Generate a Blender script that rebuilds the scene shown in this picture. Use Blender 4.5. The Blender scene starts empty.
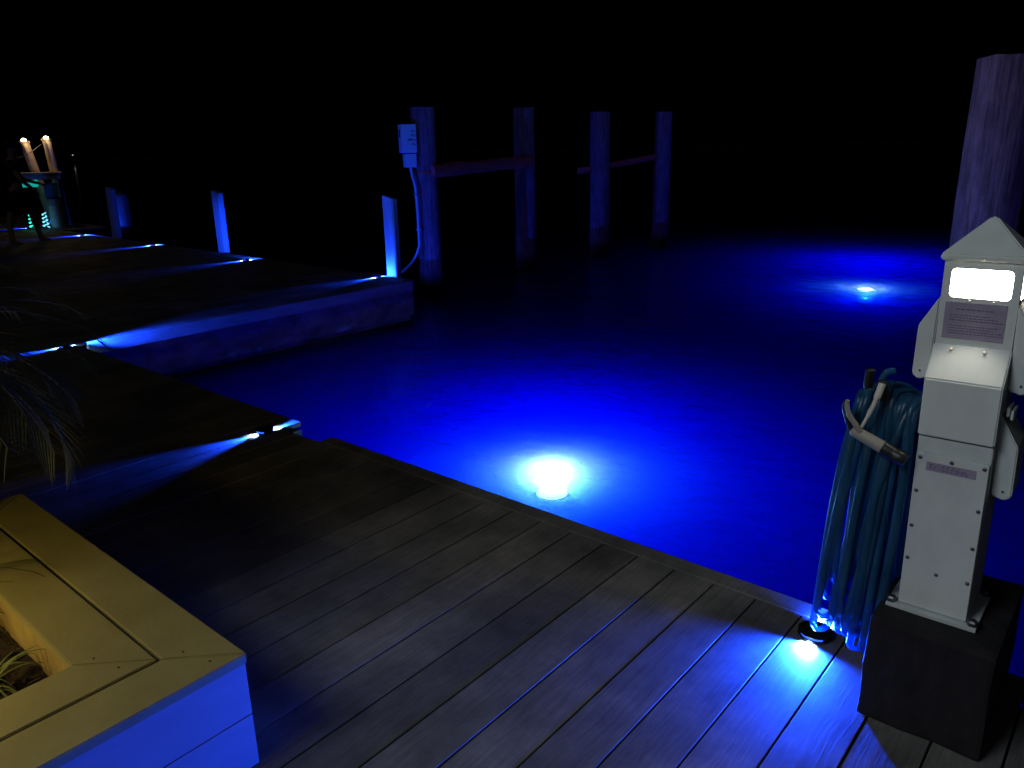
import bpy, bmesh, math, random
from mathutils import Vector, Matrix, noise
random.seed(7)
R = math.radians
sc = bpy.context.scene
col = sc.collection

# ------------------------------------------------------------------ render / view
sc.render.engine = 'CYCLES'
sc.render.resolution_x, sc.render.resolution_y = 1024, 768
sc.view_settings.view_transform = 'Standard'
sc.view_settings.look = 'None'
sc.view_settings.exposure = 0
sc.view_settings.gamma = 1
cy = sc.cycles
cy.use_denoising = True
cy.max_bounces = 8
cy.transparent_max_bounces = 16
cy.volume_bounces = 1
cy.sample_clamp_indirect = 6
cy.caustics_reflective = False
cy.caustics_refractive = False
cy.blur_glossy = 0.5

# ------------------------------------------------------------------ camera (X runs along the deck edge, Y out over the water)
EYE, F_PX, PITCH, ROLL, YAW = 1.45, 770.0, R(17.0), R(1.3), R(40.6)
camd = bpy.data.cameras.new('camera')
camd.sensor_fit = 'HORIZONTAL'; camd.sensor_width = 36.0; camd.lens = F_PX / 1024 * 36.0
camd.clip_start = 0.02; camd.clip_end = 3000
cam = bpy.data.objects.new('camera', camd); col.objects.link(cam); sc.camera = cam
fw = Vector((0, math.cos(PITCH), -math.sin(PITCH))); rt = Vector((1, 0, 0)); up = Vector((0, math.sin(PITCH), math.cos(PITCH)))
cR = math.cos(ROLL) * rt - math.sin(ROLL) * up
cU = math.sin(ROLL) * rt + math.cos(ROLL) * up
rz = Matrix.Rotation(YAW, 3, 'Z')
m3 = Matrix((cR, cU, -fw)).transposed()
cam.matrix_world = Matrix.Translation((0, 0, EYE)) @ (rz @ m3).to_4x4()
WATER = -0.52

# ------------------------------------------------------------------ materials
def new_mat(name):
    m = bpy.data.materials.new(name); m.use_nodes = True
    nt = m.node_tree; nt.nodes.clear()
    return m, nt
def nd(nt, t, **k):
    n = nt.nodes.new(t)
    for a, b in k.items():
        if a == 'ins':
            for i, v in b.items(): n.inputs[i].default_value = v
        else: setattr(n, a, b)
    return n
def ramp(nt, fac, stops):
    r = nd(nt, 'ShaderNodeValToRGB')
    e = r.color_ramp.elements
    while len(e) < len(stops): e.new(0.5)
    for el, (p, c) in zip(e, stops):
        el.position = p; el.color = (*c, 1)
    nt.links.new(fac, r.inputs[0]); return r.outputs[0]
def coords(nt, scale, kind='Object'):
    tc = nd(nt, 'ShaderNodeTexCoord'); mp = nd(nt, 'ShaderNodeMapping')
    mp.inputs['Scale'].default_value = scale
    nt.links.new(tc.outputs[kind], mp.inputs[0]); return mp.outputs[0]
def simple(name, c1, c2=None, rough=0.5, scale=(6, 6, 6), bump=0.0, bscale=None, metal=0.0, spec=0.5, detail=6, bdist=0.002):
    """noise between two base colours plus an optional fine bump"""
    m, nt = new_mat(name)
    out = nd(nt, 'ShaderNodeOutputMaterial'); p = nd(nt, 'ShaderNodeBsdfPrincipled')
    nt.links.new(p.outputs[0], out.inputs[0])
    p.inputs['Roughness'].default_value = rough; p.inputs['Metallic'].default_value = metal
    p.inputs['Specular IOR Level'].default_value = spec
    n = nd(nt, 'ShaderNodeTexNoise', ins={'Scale': 1.0, 'Detail': detail, 'Roughness': 0.65})
    nt.links.new(coords(nt, scale), n.inputs['Vector'])
    c2 = c2 or tuple(x * 0.8 for x in c1)
    nt.links.new(ramp(nt, n.outputs[0], [(0.3, c2), (0.7, c1)]), p.inputs['Base Color'])
    rr = nd(nt, 'ShaderNodeMapRange', ins={'To Min': max(0, rough - 0.1), 'To Max': min(1, rough + 0.12)})
    nt.links.new(n.outputs[0], rr.inputs[0]); nt.links.new(rr.outputs[0], p.inputs['Roughness'])
    if bump:
        b = nd(nt, 'ShaderNodeTexNoise', ins={'Scale': 1.0, 'Detail': 4.0})
        nt.links.new(coords(nt, bscale or scale), b.inputs['Vector'])
        bp = nd(nt, 'ShaderNodeBump', ins={'Strength': bump, 'Distance': bdist})
        nt.links.new(b.outputs[0], bp.inputs['Height']); nt.links.new(bp.outputs[0], p.inputs['Normal'])
    return m
def emit(name, c, s):
    m, nt = new_mat(name)
    out = nd(nt, 'ShaderNodeOutputMaterial'); e = nd(nt, 'ShaderNodeEmission', ins={'Color': (*c, 1), 'Strength': s})
    nt.links.new(e.outputs[0], out.inputs[0]); return m

def deck_mat():
    """brushed composite decking: board to board tone, footworn blotches, embossed grain along the board"""
    m, nt = new_mat('composite_decking')
    L = nt.links.new
    out = nd(nt, 'ShaderNodeOutputMaterial'); p = nd(nt, 'ShaderNodeBsdfPrincipled'); L(p.outputs[0], out.inputs[0])
    at = nd(nt, 'ShaderNodeAttribute', attribute_name='board')
    base = ramp(nt, at.outputs['Fac'], [(0.0, (0.150, 0.140, 0.134)), (0.5, (0.192, 0.180, 0.170)), (1.0, (0.235, 0.218, 0.202))])
    # offset the grain per board
    tc = nd(nt, 'ShaderNodeTexCoord')
    off = nd(nt, 'ShaderNodeCombineXYZ'); mul = nd(nt, 'ShaderNodeMath', operation='MULTIPLY', ins={1: 37.0})
    L(at.outputs['Fac'], mul.inputs[0]); L(mul.outputs[0], off.inputs[1])
    add = nd(nt, 'ShaderNodeVectorMath', operation='ADD'); L(tc.outputs['Object'], add.inputs[0]); L(off.outputs[0], add.inputs[1])
    mp = nd(nt, 'ShaderNodeMapping'); mp.inputs['Scale'].default_value = (150, 5.5, 1); L(add.outputs[0], mp.inputs[0])
    warp = nd(nt, 'ShaderNodeTexNoise', ins={'Scale': 5.0, 'Detail': 2.0}); L(add.outputs[0], warp.inputs['Vector'])
    ws = nd(nt, 'ShaderNodeVectorMath', operation='SCALE', ins={'Scale': 3.2}); L(warp.outputs['Color'], ws.inputs[0])
    wa = nd(nt, 'ShaderNodeVectorMath', operation='ADD'); L(mp.outputs[0], wa.inputs[0]); L(ws.outputs[0], wa.inputs[1])
    g = nd(nt, 'ShaderNodeTexNoise', ins={'Scale': 1.0, 'Detail': 5.0, 'Roughness': 0.6}); L(wa.outputs[0], g.inputs['Vector'])
    blot = nd(nt, 'ShaderNodeTexNoise', ins={'Scale': 2.6, 'Detail': 5.0, 'Roughness': 0.6}); L(tc.outputs['Object'], blot.inputs['Vector'])
    wear = ramp(nt, blot.outputs[0], [(0.30, (0.48, 0.48, 0.50)), (0.50, (0.90, 0.90, 0.90)), (0.70, (1.55, 1.50, 1.44))])
    mx = nd(nt, 'ShaderNodeMix', data_type='RGBA', blend_type='MULTIPLY'); mx.inputs['Factor'].default_value = 1
    L(base, mx.inputs['A']); L(wear, mx.inputs['B'])
    gr = ramp(nt, g.outputs[0], [(0.3, (0.72, 0.72, 0.72)), (0.65, (1.1, 1.1, 1.1))])
    mx2 = nd(nt, 'ShaderNodeMix', data_type='RGBA', blend_type='MULTIPLY'); mx2.inputs['Factor'].default_value = 1
    L(mx.outputs['Result'], mx2.inputs['A']); L(gr, mx2.inputs['B']); L(mx2.outputs['Result'], p.inputs['Base Color'])
    rr = nd(nt, 'ShaderNodeMapRange', ins={'To Min': 0.80, 'To Max': 0.60}); L(blot.outputs[0], rr.inputs[0]); L(rr.outputs[0], p.inputs['Roughness']); p.inputs['Specular IOR Level'].default_value = 0.16
    bp = nd(nt, 'ShaderNodeBump', ins={'Strength': 0.45, 'Distance': 0.0018}); L(g.outputs[0], bp.inputs['Height']); L(bp.outputs[0], p.inputs['Normal'])
    return m

def piling_mat(name, top, dark, wet):
    """weathered round timber: long vertical checks, dark algae band just above the water"""
    m, nt = new_mat(name); L = nt.links.new
    out = nd(nt, 'ShaderNodeOutputMaterial'); p = nd(nt, 'ShaderNodeBsdfPrincipled'); L(p.outputs[0], out.inputs[0])
    n = nd(nt, 'ShaderNodeTexNoise', ins={'Scale': 1.0, 'Detail': 8.0, 'Roughness': 0.7}); L(coords(nt, (38, 38, 2.2)), n.inputs['Vector'])
    n2 = nd(nt, 'ShaderNodeTexNoise', ins={'Scale': 1.0, 'Detail': 6.0, 'Roughness': 0.7}); L(coords(nt, (7, 7, 4)), n2.inputs['Vector'])
    c = ramp(nt, n.outputs[0], [(0.30, dark), (0.47, tuple(0.5 * (a + b) for a, b in zip(dark, top))), (0.7, top)])
    c2 = ramp(nt, n2.outputs[0], [(0.3, (0.45, 0.45, 0.45)), (0.62, (1.1, 1.1, 1.1))])
    mx = nd(nt, 'ShaderNodeMix', data_type='RGBA', blend_type='MULTIPLY'); mx.inputs['Factor'].default_value = 1
    L(c, mx.inputs['A']); L(c2, mx.inputs['B'])
    geo = nd(nt, 'ShaderNodeNewGeometry'); sx = nd(nt, 'ShaderNodeSeparateXYZ'); L(geo.outputs['Position'], sx.inputs[0])
    mr = nd(nt, 'ShaderNodeMapRange', ins={'From Min': WATER + 0.10, 'From Max': WATER + 0.30, 'To Min': 1.0, 'To Max': 0.0})
    wob = nd(nt, 'ShaderNodeMath', operation='MULTIPLY_ADD', ins={1: -0.25, 2: 0.12}); L(n2.outputs[0], wob.inputs[0])
    ad = nd(nt, 'ShaderNodeMath', operation='ADD'); L(sx.outputs[2], ad.inputs[0]); L(wob.outputs[0], ad.inputs[1]); L(ad.outputs[0], mr.inputs[0])
    mx2 = nd(nt, 'ShaderNodeMix', data_type='RGBA'); L(mr.outputs[0], mx2.inputs['Factor']); L(mx.outputs['Result'], mx2.inputs['A'])
    mx2.inputs['B'].default_value = (*wet, 1); L(mx2.outputs['Result'], p.inputs['Base Color'])
    p.inputs['Roughness'].default_value = 0.85
    bp = nd(nt, 'ShaderNodeBump', ins={'Strength': 1.0, 'Distance': 0.02}); L(n.outputs[0], bp.inputs['Height']); L(bp.outputs[0], p.inputs['Normal'])
    return m

def water_mat():
    m, nt = new_mat('harbour_water'); L = nt.links.new
    out = nd(nt, 'ShaderNodeOutputMaterial')
    n1 = nd(nt, 'ShaderNodeTexNoise', ins={'Scale': 1.0, 'Detail': 3.0, 'Roughness': 0.5}); L(coords(nt, (4.0, 5.2, 1)), n1.inputs['Vector'])
    n2 = nd(nt, 'ShaderNodeTexNoise', ins={'Scale': 1.0, 'Detail': 2.0, 'Roughness': 0.5}); L(coords(nt, (16, 21, 1)), n2.inputs['Vector'])
    a = nd(nt, 'ShaderNodeMath', operation='MULTIPLY_ADD', ins={1: 0.34}); L(n2.outputs[0], a.inputs[0]); L(n1.outputs[0], a.inputs[2])
    bp = nd(nt, 'ShaderNodeBump', ins={'Strength': 0.55, 'Distance': 0.06}); L(a.outputs[0], bp.inputs['Height'])
    fr = nd(nt, 'ShaderNodeFresnel', ins={'IOR': 1.33}); L(bp.outputs[0], fr.inputs['Normal'])
    gl = nd(nt, 'ShaderNodeBsdfGlossy', ins={'Roughness': 0.02}); L(bp.outputs[0], gl.inputs['Normal'])
    tr = nd(nt, 'ShaderNodeBsdfTransparent')
    rf = nd(nt, 'ShaderNodeBsdfRefraction', ins={'IOR': 1.33, 'Roughness': 0.0}); L(bp.outputs[0], rf.inputs['Normal'])
    tx = nd(nt, 'ShaderNodeMixShader', ins={0: 0.6}); L(tr.outputs[0], tx.inputs[1]); L(rf.outputs[0], tx.inputs[2])
    mx = nd(nt, 'ShaderNodeMixShader'); L(fr.outputs[0], mx.inputs[0]); L(tx.outputs[0], mx.inputs[1]); L(gl.outputs[0], mx.inputs[2])
    L(mx.outputs[0], out.inputs['Surface'])
    ab = nd(nt, 'ShaderNodeVolumeAbsorption', ins={'Color': (0.0, 0.46, 0.985, 1), 'Density': 8.0})
    ss = nd(nt, 'ShaderNodeVolumeScatter', ins={'Color': (1, 1, 1, 1), 'Density': 0.60, 'Anisotropy': 0.0})
    ad = nd(nt, 'ShaderNodeAddShader'); L(ab.outputs[0], ad.inputs[0]); L(ss.outputs[0], ad.inputs[1]); L(ad.outputs[0], out.inputs['Volume'])
    return m

def hose_mat():
    m, nt = new_mat('clear_teal_hose'); L = nt.links.new
    out = nd(nt, 'ShaderNodeOutputMaterial')
    n = nd(nt, 'ShaderNodeTexNoise', ins={'Scale': 1.0, 'Detail': 4.0}); L(coords(nt, (30, 30, 9)), n.inputs['Vector'])
    c = ramp(nt, n.outputs[0], [(0.3, (0.012, 0.075, 0.16)), (0.7, (0.05, 0.18, 0.32))])
    p = nd(nt, 'ShaderNodeBsdfPrincipled', ins={'Roughness': 0.28}); L(c, p.inputs['Base Color'])
    t = nd(nt, 'ShaderNodeBsdfTranslucent'); L(c, t.inputs[0])
    tr = nd(nt, 'ShaderNodeBsdfTransparent', ins={'Color': (0.55, 0.85, 0.95, 1)})
    m1 = nd(nt, 'ShaderNodeMixShader', ins={0: 0.4}); L(p.outputs[0], m1.inputs[1]); L(t.outputs[0], m1.inputs[2])
    m2 = nd(nt, 'ShaderNodeMixShader', ins={0: 0.28}); L(m1.outputs[0], m2.inputs[1]); L(tr.outputs[0], m2.inputs[2])
    L(m2.outputs[0], out.inputs[0]); return m

M = {
    'deck': deck_mat(),
    'dark_wood': simple('dark_framing', (0.045, 0.038, 0.032), (0.02, 0.018, 0.016), 0.8, (5, 5, 40), 0.4),
    'pile': piling_mat('weathered_piling', (0.38, 0.17, 0.29), (0.05, 0.026, 0.046), (0.012, 0.012, 0.010)),
    'beam': simple('reddish_timber', (0.75, 0.10, 0.13), (0.30, 0.035, 0.05), 0.8, (20, 3, 20), 0.8, (60, 4, 60), bdist=0.006),
    'rail': simple('weathered_rail', (0.46, 0.46, 0.47), (0.26, 0.26, 0.27), 0.8, (14, 3, 14), 0.6, (40, 6, 40)),
    'fender': simple('fender_vinyl', (0.20, 0.22, 0.28), (0.15, 0.17, 0.22), 0.45),
    'post': simple('pale_post', (0.50, 0.52, 0.54), (0.32, 0.33, 0.35), 0.7, (22, 22, 2), 0.4, (60, 60, 3)),
    'tan': simple('tan_composite', (0.335, 0.275, 0.115), (0.26, 0.21, 0.085), 0.62, (7, 7, 7), 0.35, (90, 90, 90), bdist=0.0015),
    'siding': simple('planter_siding', (0.36, 0.35, 0.34), (0.30, 0.29, 0.28), 0.55, (3, 3, 14), 0.3, (6, 6, 160), bdist=0.0012),
    'liner': simple('planter_liner', (0.42, 0.29, 0.10), (0.24, 0.15, 0.05), 0.8, (9, 9, 9), 0.4),
    'soil': simple('bark_mulch', (0.034, 0.015, 0.008), (0.007, 0.004, 0.003), 0.95, (28, 28, 28), 0.9, (60, 60, 60), bdist=0.01),
    'leaf': simple('palm_leaf', (0.085, 0.095, 0.028), (0.045, 0.052, 0.016), 0.45, (12, 12, 12)),
    'blade': simple('grass_blade', (0.16, 0.17, 0.05), (0.08, 0.10, 0.03), 0.45, (14, 14, 14)),
    'stem': simple('fibrous_stem', (0.10, 0.065, 0.035), (0.04, 0.025, 0.015), 0.9, (20, 20, 20), 0.8),
    'white': simple('powder_coat', (0.72, 0.76, 0.74), (0.57, 0.60, 0.58), 0.42, (7, 7, 3.5), 0.12, (260, 260, 260), bdist=0.0008),
    'white_dull': simple('scuffed_white', (0.62, 0.66, 0.66), (0.50, 0.54, 0.54), 0.55, (9, 9, 9)),
    'seam': simple('dark_seam', (0.02, 0.02, 0.025), None, 0.7),
    'label': simple('faded_label', (0.36, 0.30, 0.42), (0.29, 0.24, 0.34), 0.6, (30, 30, 30)),
    'ink': simple('label_ink', (0.12, 0.10, 0.16), None, 0.7),
    'steel': simple('dull_steel', (0.20, 0.21, 0.22), (0.10, 0.105, 0.11), 0.4, (60, 60, 60), metal=0.8),
    'black': simple('black_plastic', (0.012, 0.012, 0.013), (0.006, 0.006, 0.007), 0.4, (20, 20, 20)),
    'grey': simple('grey_plastic', (0.33, 0.31, 0.26), (0.27, 0.25, 0.21), 0.5, (20, 20, 20)),
    'pale': simple('off_white_plastic', (0.72, 0.68, 0.60), (0.62, 0.58, 0.50), 0.45, (20, 20, 20)),
    'block': simple('weathered_block', (0.018, 0.014, 0.019), (0.0022, 0.002, 0.0022), 0.9, (16, 30, 8), 0.9, (40, 70, 16), bdist=0.006),
    'concrete': simple('stained_concrete', (0.56, 0.54, 0.52), (0.13, 0.125, 0.12), 0.85, (2.2, 3.2, 5), 0.5, (24, 24, 24), bdist=0.006),
    'silt': simple('silt_bed', (0.02, 0.02, 0.018), None, 0.95),
    'shore': simple('dark_shore', (0.012, 0.013, 0.010), None, 0.95, (0.2, 0.2, 0.2)),
    'hose': hose_mat(),
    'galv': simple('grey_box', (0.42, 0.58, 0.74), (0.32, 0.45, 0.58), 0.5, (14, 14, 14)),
    'rust': simple('rust_mark', (0.16, 0.035, 0.02), (0.10, 0.03, 0.02), 0.8),
    'redband': simple('red_band', (0.70, 0.08, 0.05), (0.40, 0.05, 0.04), 0.6),
    'skin': simple('skin', (0.42, 0.26, 0.19), (0.38, 0.23, 0.17), 0.55),
    'darkcloth': simple('dark_cloth', (0.012, 0.012, 0.016), (0.008, 0.008, 0.010), 0.9, (30, 30, 30)),
    'hair': simple('dark_hair', (0.015, 0.010, 0.008), None, 0.6),
    'barrel': simple('pale_barrel', (0.50, 0.48, 0.52), (0.40, 0.38, 0.42), 0.5),
    'teal': simple('teal_plastic', (0.05, 0.30, 0.36), (0.03, 0.20, 0.26), 0.4),
    'ivory': simple('ivory_tube', (0.72, 0.62, 0.48), (0.6, 0.5, 0.4), 0.6),
    'water': water_mat(),
    'lamp_warm': emit('lit_window', (1.0, 0.93, 0.76), 26.0),
    'flame': emit('warm_bulb', (1.0, 0.66, 0.26), 60.0),
    'led': emit('blue_led', (0.03, 0.10, 1.0), 2.5),
    'uw_led': emit('underwater_led', (1.0, 0.5, 0.25), 60.0),
    'green_glow': emit('green_glow', (0.03, 0.95, 0.62), 1.9),
    'cyan_glow': emit('cyan_glow', (0.18, 0.72, 1.0), 1.6),
    'turq_glow': emit('turquoise_glow', (0.01, 0.55, 0.48), 0.62),
    'shore_lamp': emit('shore_lamp', (0.9, 0.95, 1.0), 0.7),
}

# ------------------------------------------------------------------ mesh helpers
class MB:
    """collects shapes; build() links them as ONE mesh object. Material slots are picked per shape."""
    def __init__(s): s.bm = bmesh.new(); s.slot = 0
    def _tag(s, faces):
        for f in faces: f.material_index = s.slot
    def mat(s, i): s.slot = i; return s
    def box(s, c, d, rot=None, bev=0.0):
        r = bmesh.ops.create_cube(s.bm, size=1.0)
        vs = r['verts']
        bmesh.ops.scale(s.bm, vec=d, verts=vs)
        if bev > 0:
            es = list({e for v in vs for e in v.link_edges})
            rb = bmesh.ops.bevel(s.bm, geom=es, offset=bev, segments=2, affect='EDGES', profile=0.6)
            vs = list({v for f in rb['faces'] for v in f.verts} | {v for v in vs if v.is_valid})
        if rot is not None: bmesh.ops.rotate(s.bm, cent=(0, 0, 0), matrix=rot, verts=vs)
        bmesh.ops.translate(s.bm, vec=c, verts=vs)
        s._tag({f for v in vs for f in v.link_faces}); return vs
    def prism(s, pts, axis_vec):
        """closed polygon (3D points) swept along axis_vec"""
        a = [s.bm.verts.new(p) for p in pts]
        b = [s.bm.verts.new(Vector(p) + Vector(axis_vec)) for p in pts]
        fs = [s.bm.faces.new(a[::-1]), s.bm.faces.new(b)]
        n = len(pts)
        for i in range(n): fs.append(s.bm.faces.new((a[i], a[(i + 1) % n], b[(i + 1) % n], b[i])))
        s._tag(fs); return fs
    def poly(s, pts):
        f = s.bm.faces.new([s.bm.verts.new(p) for p in pts]); s._tag([f]); return f
    def lathe(s, prof, c=(0, 0, 0), seg=24, rot=None, cap=True):
        rings = []
        for r, z in prof:
            ring = []
            for k in range(seg):
                a = 2 * math.pi * k / seg
                p = Vector((r * math.cos(a), r * math.sin(a), z))
                if rot is not None: p = rot @ p
                ring.append(s.bm.verts.new(p + Vector(c)))
            rings.append(ring)
        fs = []
        for A, B in zip(rings, rings[1:]):
            for k in range(seg): fs.append(s.bm.faces.new((A[k], A[(k + 1) % seg], B[(k + 1) % seg], B[k])))
        if cap:
            fs.append(s.bm.faces.new(rings[0][::-1])); fs.append(s.bm.faces.new(rings[-1]))
        s._tag(fs)
    def cyl(s, a, b, r1, r2=None, seg=16):
        a, b = Vector(a), Vector(b); d = b - a
        q = d.to_track_quat('Z', 'Y').to_matrix()
        s.lathe([(r1, 0), (r2 if r2 is not None else r1, d.length)], a, seg, q)
    def tube(s, pts, rad, seg=8, closed=False, flat=None):
        pts = [Vector(p) for p in pts]; n = len(pts)
        rings = []; prev = None
        for i, p in enumerate(pts):
            t = (pts[(i + 1) % n] - pts[i - 1]) if (closed or 0 < i < n - 1) else (pts[1] - pts[0] if i == 0 else pts[-1] - pts[-2])
            t.normalize()
            if prev is None:
                x = t.orthogonal().normalized()
            else:
                x = prev - t * prev.dot(t)
                x = x.normalized() if x.length > 1e-6 else t.orthogonal().normalized()
            if flat:
                x = Vector((1, 0, 0)) - t * t.x; x.normalize()
            prev = x; y = t.cross(x)
            fx, fy = flat or (1, 1)
            r = rad[i] if isinstance(rad, (list, tuple)) else rad
            rings.append([s.bm.verts.new(p + (x * fx * math.cos(2 * math.pi * k / seg) + y * fy * math.sin(2 * math.pi * k / seg)) * r) for k in range(seg)])
        fs = []
        for i in range(n if closed else n - 1):
            A, B = rings[i], rings[(i + 1) % n]
            for k in range(seg): fs.append(s.bm.faces.new((A[k], A[(k + 1) % seg], B[(k + 1) % seg], B[k])))
        if not closed:
            fs.append(s.bm.faces.new(rings[0][::-1])); fs.append(s.bm.faces.new(rings[-1]))
        s._tag(fs)
    def build(s, name, mats, parent=None, smooth=False, loc=None):
        bmesh.ops.recalc_face_normals(s.bm, faces=s.bm.faces)
        me = bpy.data.meshes.new(name); s.bm.to_mesh(me); s.bm.free()
        for k in (mats if isinstance(mats, (list, tuple)) else [mats]): me.materials.append(M[k] if isinstance(k, str) else k)
        if smooth:
            for p in me.polygons: p.use_smooth = True
        o = bpy.data.objects.new(name, me); col.objects.link(o)
        if parent: o.parent = parent
        if loc: o.location = loc
        return o
def smooth_by_angle(o, ang=40):
    me = o.data
    for p in me.polygons: p.use_smooth = True
    bm = bmesh.new(); bm.from_mesh(me)
    for e in bm.edges:
        if len(e.link_faces) == 2 and e.calc_face_angle(0) > R(ang): e.smooth = False
    bm.to_mesh(me); bm.free(); return o
def tag(o, label=None, cat=None, group=None, kind=None):
    if label: o['label'] = label
    if cat: o['category'] = cat
    if group: o['group'] = group
    if kind: o['kind'] = kind
    return o
def empty(name, loc, label, cat, group=None, rz=0.0):
    o = bpy.data.objects.new(name, None); col.objects.link(o); o.location = loc; o.rotation_euler.z = rz
    o.empty_display_size = 0.05
    return tag(o, label, cat, group)
def copy_tree(o, parent=None):
    c = o.copy(); col.objects.link(c); c.parent = parent
    for ch in list(o.children): copy_tree(ch, c)
    return c
def lamp(name, kind, energy, color, loc, parent=None, radius=0.02, direction=None, spot=None, blend=0.5):
    l = bpy.data.lights.new(name, kind); l.energy = energy; l.color = color
    if kind in ('POINT', 'SPOT'): l.shadow_soft_size = radius
    if kind == 'SPOT': l.spot_size = spot; l.spot_blend = blend
    o = bpy.data.objects.new(name, l); col.objects.link(o); o.location = loc
    if direction is not None: o.rotation_euler = Vector(direction).to_track_quat('-Z', 'Y').to_euler()
    if parent: o.parent = parent
    return o

# ------------------------------------------------------------------ night sky and an added fill sun
w = bpy.data.worlds.new('World'); sc.world = w; w.use_nodes = True
nt = w.node_tree; nt.nodes.clear()
sky = nd(nt, 'ShaderNodeTexSky', sky_type='NISHITA'); sky.sun_disc = False
sky.sun_elevation = R(-12); sky.sun_rotation = R(200)
bg = nd(nt, 'ShaderNodeBackground', ins={'Strength': 0.05}); wo = nd(nt, 'ShaderNodeOutputWorld')
nt.links.new(sky.outputs[0], bg.inputs[0]); nt.links.new(bg.outputs[0], wo.inputs[0])
night_fill = lamp('night_fill', 'SUN', 0.03, (0.85, 0.9, 1.0), (0, 0, 20), direction=(-0.35, 0.75, -0.7)); night_fill.data.angle = R(3)  # added faint directional fill from behind the camera, lifts the dark surfaces

# ------------------------------------------------------------------ water, bed, far shore
b = MB(); b.box((0, 150, (WATER - 3.2) / 2), (2600, 1400, 3.2 + WATER)); tag(b.build('water', 'water'), kind='structure')
b = MB(); b.box((0, 150, -3.5), (2700, 1500, 0.5)); tag(b.build('seabed', 'silt'), kind='structure')
b = MB()
far = [(-1000 + 50 * k, 215 + 8 * noise.noise((k * 0.7, 1, 2))) for k in range(30)]
for (x0, y0), (x1, y1) in zip(far, far[1:]):
    h0, h1 = 0.6 + noise.noise((x0 * .05, 3, 1)) * 0.3, 0.6 + noise.noise((x1 * .05, 3, 1)) * 0.3
    b.prism([(x0, y0, -1.2), (x0, y0 + 60, -1.2), (x0, y0 + 60, h0 + 1), (x0, y0, h0 - .9)], (x1 - x0 - 0.0, y1 - y0, 0))
tag(b.build('far_shore', 'shore'), kind='structure')

# ------------------------------------------------------------------ decks
PITCHB, SEAM0, GAP = 0.1515, -0.699, 0.0055
def edge_main(x): return 2.215 if x > -3.24 else (2.205 if x > -3.53 else 2.335)
def edge_far(x): return 6.13 - 0.03 * (x + 7) + (0.9 if x < -18.0 else 0)
def deck_mesh(name, x0, x1, y0, edge):
    bm = bmesh.new(); lay = bm.faces.layers.float.new('board')
    k0 = math.floor((x0 - SEAM0) / PITCHB); k1 = math.ceil((x1 - SEAM0) / PITCHB)
    for k in range(k0, k1):
        a = max(SEAM0 + k * PITCHB + GAP / 2, x0); c = min(SEAM0 + (k + 1) * PITCHB - GAP / 2, x1)
        if c - a < 0.02: continue
        rnd = random.random(); ye = edge((a + c) / 2)
        dz = random.uniform(-0.0008, 0.0008); t = 0.0013
        prof = [(a, -0.025), (c, -0.025), (c, -t), (c - t, 0), (a + t, 0), (a, -t)]
        A = [bm.verts.new((x, y0, z + dz)) for x, z in prof]; B = [bm.verts.new((x, ye, z + dz)) for x, z in prof]
        fs = [bm.faces.new(A), bm.faces.new(B[::-1])] + [bm.faces.new((A[i], B[i], B[(i + 1) % 6], A[(i + 1) % 6])) for i in range(6)]
        for f in fs: f[lay] = rnd
    bmesh.ops.recalc_face_normals(bm, faces=bm.faces)
    me = bpy.data.meshes.new(name); bm.to_mesh(me); bm.free(); me.materials.append(M['deck'])
    o = bpy.data.objects.new(name, me); col.objects.link(o); return tag(o, kind='structure')
deck_mesh('deck', -6.70, 3.2, -5.0, edge_main)
deck_mesh('dock_platform', -24.0, -6.712, -5.0, edge_far)
# picture-frame trim board along the water side of the main deck, stopping at the notch
b = MB(); b.box(((3.2 - 3.235) / 2, 2.259, -0.013), (6.435, 0.076, 0.03), bev=0.004)
o = b.build('deck_trim', 'deck'); tag(o, kind='structure')
at = o.data.attributes.new('board', 'FLOAT', 'FACE')
for d in at.data: d.value = 0.45
# framing below the decks (dark joists and rim), keeps light out of the gaps
b = MB()
b.box(((3.2 - 3.235) / 2, 0.0, -0.17), (6.435, 4.40, 0.27)); b.box((-3.385, 0, -0.17), (0.29, 4.3, 0.27)); b.box((-5.115, 0.0, -0.17), (3.155, 4.62, 0.27))
b.box((-1.8, -4.0, -0.17), (9.78, 3.5, 0.27))
tag(b.build('deck_framing', 'dark_wood'), kind='structure')
b = MB()
b.prism([(-23.9, -5, -0.20), (-6.76, -5, -0.20), (-6.76, edge_far(-7) - .03, -0.20), (-18.0, edge_far(-18.0) - .95, -0.20), (-18.05, 7.3, -0.2), (-23.9, 7.5, -0.2)], (0, 0, 0.17))
tag(b.build('platform_framing', 'dark_wood'), kind='structure')

# seawall under the far platform: concrete face with a timber rub rail on top
wall = empty('seawall', (-6.72, 2.35, -0.6), 'stained concrete seawall with a pale timber rub rail along its top, facing the slip', 'wall')
b = MB()
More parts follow.
